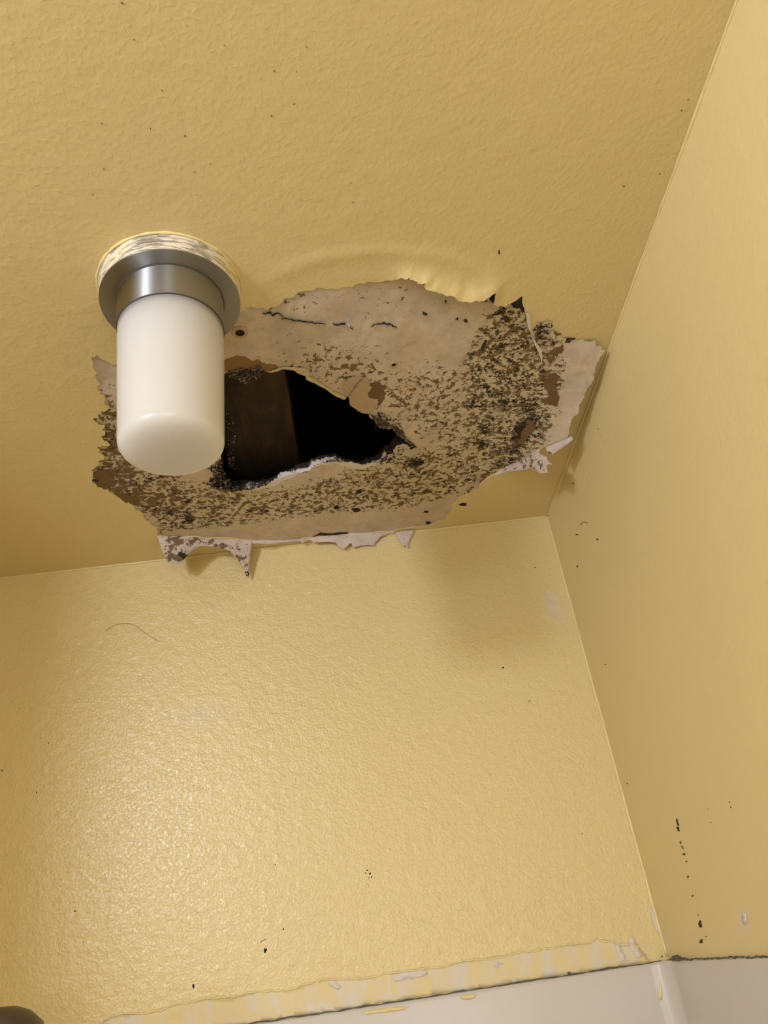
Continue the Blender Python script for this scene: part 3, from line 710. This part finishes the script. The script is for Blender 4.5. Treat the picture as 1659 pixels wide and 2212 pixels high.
# ---- flaps below the hanging sheet at the right
def low_flap(name, poly, label, mk, amp, seed, tilt):
    o = jag(poly, amp, 4, True, seed); v, f = fill(o, [], interior(o, [], 5))
    fl = np.interp(v[:, 0], [p[0] for p in HANGFOLD[::-1]], [p[1] for p in HANGFOLD[::-1]])
    base = np.stack([v[:, 0], fl], 1); zb_ = sheet_z(base)
    P = np.array([on_ceiling(a[0], a[1], z - max(0.0, a[1] - c) * tilt) for a, z, c in zip(v, zb_, fl)])
    b, d = mk(v)
    ob = obj(name, P, f[:, ::-1], M_FLAP, patch, attrs={'brown': np.clip(b, 0, 1), 'dark': np.clip(d, 0, 1), 'cream': np.zeros(len(v)), 'solid': np.zeros(len(v))}, solid=-0.0006)
    ob['label'] = label
low_flap('paint_flap', [z2(*p) for p in [(1255, 1058), (1263, 1068), (1262, 1080), (1230, 1105), (1180, 1140), (1132, 1170), (1118, 1168), (1100, 1128), (1110, 1118), (1200, 1080)]],
         'clean white paint flap pointing at the right wall', lambda v: (gauss(v, 1188, 978, 6, 4, .8), gauss(v, 1185, 980, 5, 4, .4)), 0.6, 54, 0.00055)
low_flap('paint_flap', [z2(*p) for p in [(1075, 1128), (1060, 1150), (1080, 1172), (1110, 1180), (1112, 1195), (1120, 1210), (1140, 1225), (1105, 1230), (1108, 1255), (1115, 1275), (1085, 1280), (1060, 1275), (1040, 1255), (1020, 1243), (960, 1260), (870, 1268), (790, 1295), (800, 1282), (880, 1230), (1000, 1168)]],
         'ragged lilac paint flap with brown blotches near the room corner', lambda v: (gauss(v, 1150, 1000, 40, 14, .62), gauss(v, 1090, 1015, 30, 6, .6)), 1.2, 55, 0.0006)

# ================================================================== JOIST IN THE HOLE
zj = 0.045
xr_ = on_ceiling(632, 910, zj)[0]; xl_ = on_ceiling(492, 990, zj)[0]
jv, jf = [], []
segs = 14
for i in range(segs + 1):
    y = -0.83 + 0.85 * i / segs
    for (x, z) in ((xl_, H + zj), (xr_, H + zj), (xr_, H + .233), (xl_, H + .233)):
        jv.append((x + 0.0008 * fbm((y * 30, x * 50), 1.0), y, z + 0.0006 * fbm((y * 40, x * 9), 1.0, 3)))
for i in range(segs):
    for k in range(4): jf.append((4 * i + k, 4 * i + (k + 1) % 4, 4 * i + 4 + (k + 1) % 4, 4 * i + 4 + k))
jf += [(3, 2, 1, 0), tuple(4 * segs + k for k in range(4))]
jo = obj('wooden_joist', jv, jf, M_WOOD, smooth=False); tag(jo, 'dark stained wooden joist seen inside the black hole in the ceiling', 'joist')

# ================================================================== CEILING LIGHT
fx, fy = -0.5930 * S, -0.6762 * S
light = empty('ceiling_light', (fx, fy, H), 'brushed nickel ceiling light with a white opal glass cylinder shade, unlit, beside the torn hole', 'light')
C0 = (fx, fy, H)
Rc, zc_, Rcol, zcol, Rs, zbm = .0814 * S, -.0251 * S, .0612 * S, -.0700 * S, .0598 * S, -.2390 * S
TILT = np.array([[1, 0, -.010], [0, 1, 0], [.010, 0, 1.0]])
sharp(obj('canopy_plate', *lathe([(Rc - .0004, zc_ + .0015), (Rc, zc_), (Rc * .9, zc_ - .0002), (Rcol + .0006, zc_), (Rcol - .004, zc_ + .0002)], 96, C0, TILT), M_METAL, light))
sharp(obj('painted_rim', *lathe([(Rc + .0016, 0.0), (Rc + .0010, -.003), (Rc + .0006, -.009), (Rc + .0002, zc_ + .0012), (Rc - .004, zc_ + .0011)], 96, C0, TILT), M_SMEAR, light))['label'] = 'rim smeared with white and yellow paint'
rp = [(fx + (Rc + .002 + .0006 * fbm((k * .4, 0), 1)) * math.cos(2 * math.pi * k / 96), fy + (Rc + .002) * math.sin(2 * math.pi * k / 96), H - .0006) for k in range(97)]
obj('paint_bead', *tube(rp, [.0013 * (1 + .6 * fbm((k * .3, 2), 1)) for k in range(97)], 6), M_LIP_B, light)
obj('dark_gap_ring', *lathe([(Rcol + .0009, zc_ - .0002), (Rcol + .0009, zc_ - .0010), (Rcol - .001, zc_ - .0012)], 96, C0, TILT), M_GASKET, light)
sharp(obj('collar', *lathe([(Rcol - .002, zc_), (Rcol, zc_ - .0004), (Rcol, zcol), (Rs - .001, zcol)], 96, C0, TILT), M_METAL, light))
obj('shade_gasket', *lathe([(Rcol - .0002, zcol + .0004), (Rcol - .0003, zcol - .0008), (Rs - .001, zcol - .0009)], 96, C0, TILT), M_GASKET, light)
prof = [(Rs - .004, zcol + .004), (Rs, zcol + .001), (Rs, zcol - .01)]
Rb = .0552 * S; cr = .0075
for i in range(1, 8): prof.append((Rs + (Rb - Rs) * i / 8, zcol - .01 + (zbm + cr - zcol + .01) * i / 8))
for i in range(0, 11):
    a = math.pi / 2 * i / 10; prof.append((Rb - cr + cr * math.cos(a), zbm + cr - cr * math.sin(a)))
prof += [(Rb - cr - .003, zbm + .0002), (Rb * .6, zbm + .0007), (Rb * .3, zbm + .0009), (0.0003, zbm + .001)]
obj('glass_shade', *lathe(prof, 96, C0, TILT), M_GLASS, light)['label'] = 'white opal glass cylinder with a rounded lower edge'

# ================================================================== SHOWER SURROUND
sur = empty('shower_surround', (-0.3, -0.05, ZP), 'off-white moulded shower wall panels below the yellow paint at the bottom of the picture', 'shower panel')
cr = 0.022; th = 0.004
prof = [(XL + .003, -th)] + [(-cr - th + cr * math.sin(a), -cr - th + cr * math.cos(a)) for a in np.linspace(0, math.pi / 2, 12)] + [(-th, -0.80)]
def panel(name, pr_, label=None):
    n = len(pr_); V = []; F = []
    rows = [(0.0, 0.0045), (0.0, 0.0015), (-.0012, .0003), (-.004, 0.0), (-.06, 0), (-.3, 0), (-1.35, 0)]
    for dz, inset in rows:
        for i, (x, y) in enumerate(pr_):
            a = np.array(pr_[min(i + 1, n - 1)]) - np.array(pr_[max(i - 1, 0)]); nn = np.array([-a[1], a[0]]); nn = nn / (np.linalg.norm(nn) + 1e-9)
            V.append((min(x + nn[0] * inset, -.0005) if x > -.3 else x, min(y + nn[1] * inset, -.0005), ZP + dz))
    for j in range(len(rows) - 1):
        for i in range(n - 1): F.append((j * n + i, j * n + i + 1, (j + 1) * n + i + 1, (j + 1) * n + i))
    o = obj(name, V, F, M_PANEL, sur); return o
panel('back_panel', prof[:7])['label'] = 'off-white panel on the far wall'
panel('side_panel', prof[6:])['label'] = 'off-white panel on the right wall, in shade'
# dark open caulk joint along the top edge of the panels
def joint(pts, r, seed, name='caulk_joint'):
    q = []; n = 140
    for i in range(n + 1):
        t = i / n; p = np.array(pts[0]) * (1 - t) + np.array(pts[1]) * t
        q.append(p + np.array([0, 0, .0011 * fbm((t * 60, seed), 1.0, seed)]))
    rr = [max(.00035, r * (1 + .9 * fbm((i * .6, seed), 1.0, 5 + seed))) for i in range(n + 1)]
    return obj(name, *tube(q, rr, 6), M_CAULK, sur, smooth=False)
joint([(XL + .003, -th * .8, ZP + .0005), (-.010, -th * .8, ZP + .0005)], .0007, 1)
joint([(-th, -.006, ZP + .0005), (-th * .8, -.6, ZP + .0005)], .0007, 2)
cp_ = [blob(on_right(*p, X=-.0055) if p[0] > 1445 else on_back(*p, Y=-.0055), r, (1.3, .6, 1), i, .5) for i, (p, r) in enumerate([((1458, 2068), .0032), ((1464, 2071), .0026), ((1475, 2071), .002), ((1483, 2072), .0016), ((1452, 2072), .0016), ((1228, 2102), .0018)])]
cbo = obj('mould_clumps', *join(cp_), M_CAULK, sur, smooth=False); cbo['kind'] = 'stuff'

def wall_piece(name, poly, mat, parent, plane, off, amp=1.2, seed=1, seg=4, st=8, smooth=True):
    o = jag(poly, amp, seg, True, seed); v, f = fill(o, [], interior(o, [], st))
    P = np.array([plane(a[0], a[1], -off) for a in v])
    if name == 'bare_caulk_band': P[:, 2] = np.maximum(P[:, 2], ZP + .0012)
    return obj(name, P, f[:, ::-1], mat, parent, smooth=smooth, solid=-min(off * .3, .0006))
def drip_mat():
    m, nt, b = newmat('bare_caulk_band')
    v = coords(nt, (30, 30, 11)); n = noise_(nt, v, 1.0, 6, 0.68, .8); n2 = noise_(nt, coords(nt), 120, 4, 0.6)
    f = math_(nt, 'MULTIPLY', math_(nt, 'SUBTRACT', math_(nt, 'ADD', n, math_(nt, 'MULTIPLY', n2, .25)), 0.575), 6.0, clamp=True)
    c = mix(nt, f, (0.76, 0.615, 0.315, 1), (0.72, 0.635, 0.53, 1))
    nt.links.new(c, b.inputs['Base Color']); b.inputs['Roughness'].default_value = .5
    bump(nt, b, n2, .0006); return m
M_BAND = drip_mat()
LIP = [z6(*p) for p in [(640, 1072), (690, 1040), (760, 1015), (900, 1008), (1000, 985), (1070, 965), (1170, 938), (1300, 915), (1400, 905), (1500, 900)]] + [z5(*p) for p in [(0, 442), (90, 438), (190, 405), (230, 402), (330, 398), (430, 380), (540, 366), (630, 350), (720, 336), (830, 316), (930, 300), (990, 290), (1060, 284), (1100, 266), (1160, 280), (1210, 285), (1240, 300)]]
PANLINE = [(1405, 2078), (1390, 2081), (1260, 2102), (1222, 2107), (891, 2156), (560, 2207), (350, 2240), (190, 2262)]
wall_piece('bare_caulk_band', LIP + PANLINE, M_BAND, wall_back, on_back, .0006, 2.0, 5, 5, 12)
lp = jag(LIP, 3.5, 5, False, 8)
obj('ragged_paint_lip', *tube([on_back(p[0], p[1], -.0006) for p in lp], [max(.0003, .0011 * (1 + 1.1 * fbm((i * .5, 3), 1))) for i in range(len(lp))], 6), M_LIP_B, wall_back)
# small bare chips in the paint
for i, poly in enumerate([[z5(*p) for p in [(1160, 290), (1175, 285), (1195, 320), (1205, 345), (1180, 345)]], [z5(*p) for p in [(1205, 265), (1225, 275), (1250, 320), (1235, 335), (1215, 310)]],
                          [z5(*p) for p in [(765, 350), (780, 340), (795, 350), (780, 362)]],
                          [z5(*p) for p in [(430, 395), (470, 375), (545, 365), (550, 385), (480, 400), (440, 410)]], [z5(*p) for p in [(218, 405), (240, 402), (275, 430), (260, 435), (235, 425)]],
                          [(1354, 1752), (1363, 1755), (1370, 1780), (1366, 1783), (1358, 1770)], [(1404, 1960), (1410, 1962), (1420, 1985), (1427, 2010), (1421, 2017), (1412, 1990)], [(1375, 1815), (1379, 1818), (1383, 1838), (1379, 1836)]]):
    wall_piece('paint_chip', poly, M_CHIP, wall_back, on_back, .0009, 4.0 if i < 5 else 1.2, 30 + i, 3, 8)
wall_piece('paint_chip', [(1602, 1975), (1610, 1973), (1613, 1990), (1608, 1998), (1603, 1990)], M_WHITE_TEAR, wall_right, on_right, .0007, 1.4, 50, 4, 8)
# yellow paint run and smears on the white panel
def on_panel(x, y, o): return on_back(x, y, -th + o * 1.0 - .0002)
dp = [(1418, 2082), (1421, 2100), (1426, 2120), (1427, 2135), (1426, 2150), (1425, 2160)]
obj('paint_drip', *tube([on_back(p[0], p[1], -th - .0004) for p in dp], [.0016, .0014, .0017, .0019, .0022, .0019], 8), M_LIP_B, sur)['label'] = 'yellow run of paint'
for i, poly in enumerate([[(992, 2152), (1010, 2148), (1030, 2148), (1024, 2156), (1008, 2160), (995, 2158)], [(780, 2186), (810, 2181), (860, 2174), (885, 2174), (870, 2182), (820, 2188), (790, 2193)]]):
    wall_piece('paint_smear', poly, M_LIP_B, sur, lambda x, y, o: on_back(x, y, -th - .0008), .0006, 1, 70 + i, 4, 6)

# ================================================================== MARKS AND DIRT ON THE WALLS, PAINTED PIT SHADE ON THE CEILING
marks = [[(395, 575), (408, 600), (418, 640), (426, 660), (410, 655), (400, 620)], [(400, 665), (424, 672), (428, 715), (415, 720), (402, 690)], [(445, 868), (460, 880), (480, 910), (465, 900)], [(455, 950), (485, 945), (490, 965), (465, 968)], [(495, 1030), (510, 1028), (512, 1045), (500, 1045)],
         [(512, 1190), (525, 1182), (525, 1205), (512, 1215)], [(560, 1395), (572, 1390), (575, 1410), (565, 1412)], [(430, 825), (440, 820), (450, 845), (440, 850)],
         [(628, 1700), (650, 1660), (660, 1690), (660, 1740), (645, 1735), (635, 1720)], [(640, 1895), (660, 1860), (675, 1865), (670, 1900), (650, 1910)], [(702, 1830), (712, 1826), (714, 1838), (706, 1840)], [(725, 478), (732, 476), (732, 486)], [(752, 620), (765, 618), (765, 628)], [(620, 1605), (632, 1603), (632, 1615)], [(955, 400), (963, 405), (962, 416), (956, 412)], [(968, 455), (978, 458), (975, 470)]]
dim = {8, 9, 6, 11, 12, 14, 15, 7, 3}
for i, mk in enumerate(marks):
    wall_piece('mould_mark', [(1380 + x / 4.914, 1650 + y / 4.914) for x, y in mk], M_DARKBROWN if i in dim else M_BLACK, wall_right, on_right, .0007, 1.2, 100 + i, 2.0, 4)
def specks(parent, plane, lst, name='dirt_specks', mat=None):
    parts = []
    for i, (x, y, rx, ry) in enumerate(lst):
        a = plane(x, y, -.0003); b = plane(x + rx, y, -.0003); c = plane(x, y + ry, -.0003)
        u, v = b - a, c - a; nn = np.cross(u, v); nn = nn / np.linalg.norm(nn) * .0003
        V, F = blob((0, 0, 0), 1, (1, 1, 1), 500 + i, .4)
        parts.append(([a + u * p[0] + v * p[1] + nn * p[2] for p in V], F))
    o = obj(name, *join(parts), mat or M_BLACK, parent, smooth=False); o['kind'] = 'stuff'
specks(wall_back, on_back, [(572, 2054, 2.5, 6), (575, 2051, 2, 3), (418, 2131, 2.6, 5), (612, 2007, 2, 2), (1087, 1442, 2, 1.8), (1156, 1226, 1.5, 1.3), (79, 1712, 1.2, 2.5), (105, 1605, 1.5, 1.5), (4, 1665, 1.2, 3), (162, 1968, 2, 1.8), (595, 1868, 1.8, 1.6), (1144, 1514, 1.6, 1.6), (785, 2130, 2, 4), (793, 1880, 2.2, 2), (799, 1887, 2.4, 2.2), (790, 1886, 1.5, 1.2), (803, 1894, 1.5, 2), (797, 1896, 1.5, 1.2), (1257, 1801, 1, 1), (1369, 1790, 1.4, 1.4), (1430, 2066, 2, 2), (42, 1530, 1.2, 1.2)])
specks(wall_right, lambda x, y, o: on_right(x, y, o), [(1290, 1165, 1.8, 2.6), (1247, 1223, 1.4, 2.2), (1355, 1693, 1.5, 1.5), (1238, 1044, 1.5, 1.6), (1246, 1155, 3, 1.0), (1308, 1435, 1.2, 1.2), (1292, 927, 1.2, 1)])
specks(ceiling, lambda x, y, o: on_ceiling(x, y, o), [(1078, 545, 1.6, 6), (587, 250, 1.5, 1.7)])
specks(ceiling, lambda x, y, o: on_ceiling(x, y, o), [(263, 6, 3.5, 2.6), (1425, 375, 2.2, 1.6), (220, 267, 2, 1.8), (325, 278, 1.6, 2), (400, 294, 2.2, 2), (485, 98, 2, 1.6), (662, 102, 2, 1.8), (635, 225, 3, 2), (762, 438, 2, 1.6), (650, 432, 1.6, 1.2), (455, 355, 2, 1.6), (420, 371, 2, 1.8), (224, 365, 2, 2), (200, 420, 2, 1.6), (289, 85, 1.8, 1.4), (592, 153, 2, 2), (1348, 402, 3, 2), (1487, 215, 2.5, 1.4), (1472, 239, 1.8, 2), (349, 195, 1.6, 1.6), (640, 155, 1.6, 1.6), (757, 395, 1.4, 1.4)], 'pit_shadows', M_PIT)  # flat blobs coloured as the shade in the pits
hair = [(228, 1362), (245, 1352), (262, 1347), (280, 1347), (297, 1354), (315, 1368), (330, 1378), (345, 1386)]
ho = obj('stray_hair', *tube([on_back(x, y, -.0006) for x, y in hair], .00022, 4), M_DARKBROWN, wall_back)
obj('stray_hair', *tube([on_back(x, y, -.0006) for x, y in [(562, 2036), (569, 2031), (574, 2029)]], .0003, 4), M_DARKBROWN, wall_back)
obj('stray_hair', *tube([on_right(x, y, -.0006) for x, y in [(1254, 1134), (1257, 1129), (1262, 1127), (1269, 1130)]], .0003, 4), M_DARKBROWN, wall_right)

# ================================================================== SHOWER HEAD (lower left corner)
hc = CAM + ray(-2, 2286) * (0.80 * S)
sh = empty('wall_shower', (XL, hc[1], hc[2] + .04), 'dark rounded shower head whose edge pokes in at the bottom left corner', 'shower head')
ax = np.array([0.93, -0.20, -0.31]); ax /= np.linalg.norm(ax)
t1 = np.cross(ax, [0, 0, 1]); t1 /= np.linalg.norm(t1); A = np.stack([t1, np.cross(ax, t1), ax], 1)
prof = [(0.0005, -.045), (.012, -.044), (.013, -.034), (.022, -.026), (.031, -.015), (.0345, -.002), (.0343, .008), (.031, .018), (.025, .025), (.014, .030), (.0005, .031)]
obj('spray_head', *lathe(prof, 48, hc, A), M_SHOWER, sh)
b0 = hc - ax * .044
arm = [b0, b0 - ax * .03, np.array([XL + .09, hc[1], hc[2] + .055]), np.array([XL + .04, hc[1], hc[2] + .045]), np.array([XL, hc[1], hc[2] + .04])]
obj('shower_arm', *tube(arm, .0085, 12), M_SHOWER, sh)
obj('wall_flange', *lathe([(.0085, .012), (.02, .009), (.027, .003), (.0275, 0)], 32, (XL, hc[1], hc[2] + .04), np.array([[0, 0, 1], [0, 1, 0], [1, 0, 0]], float)), M_SHOWER, sh)
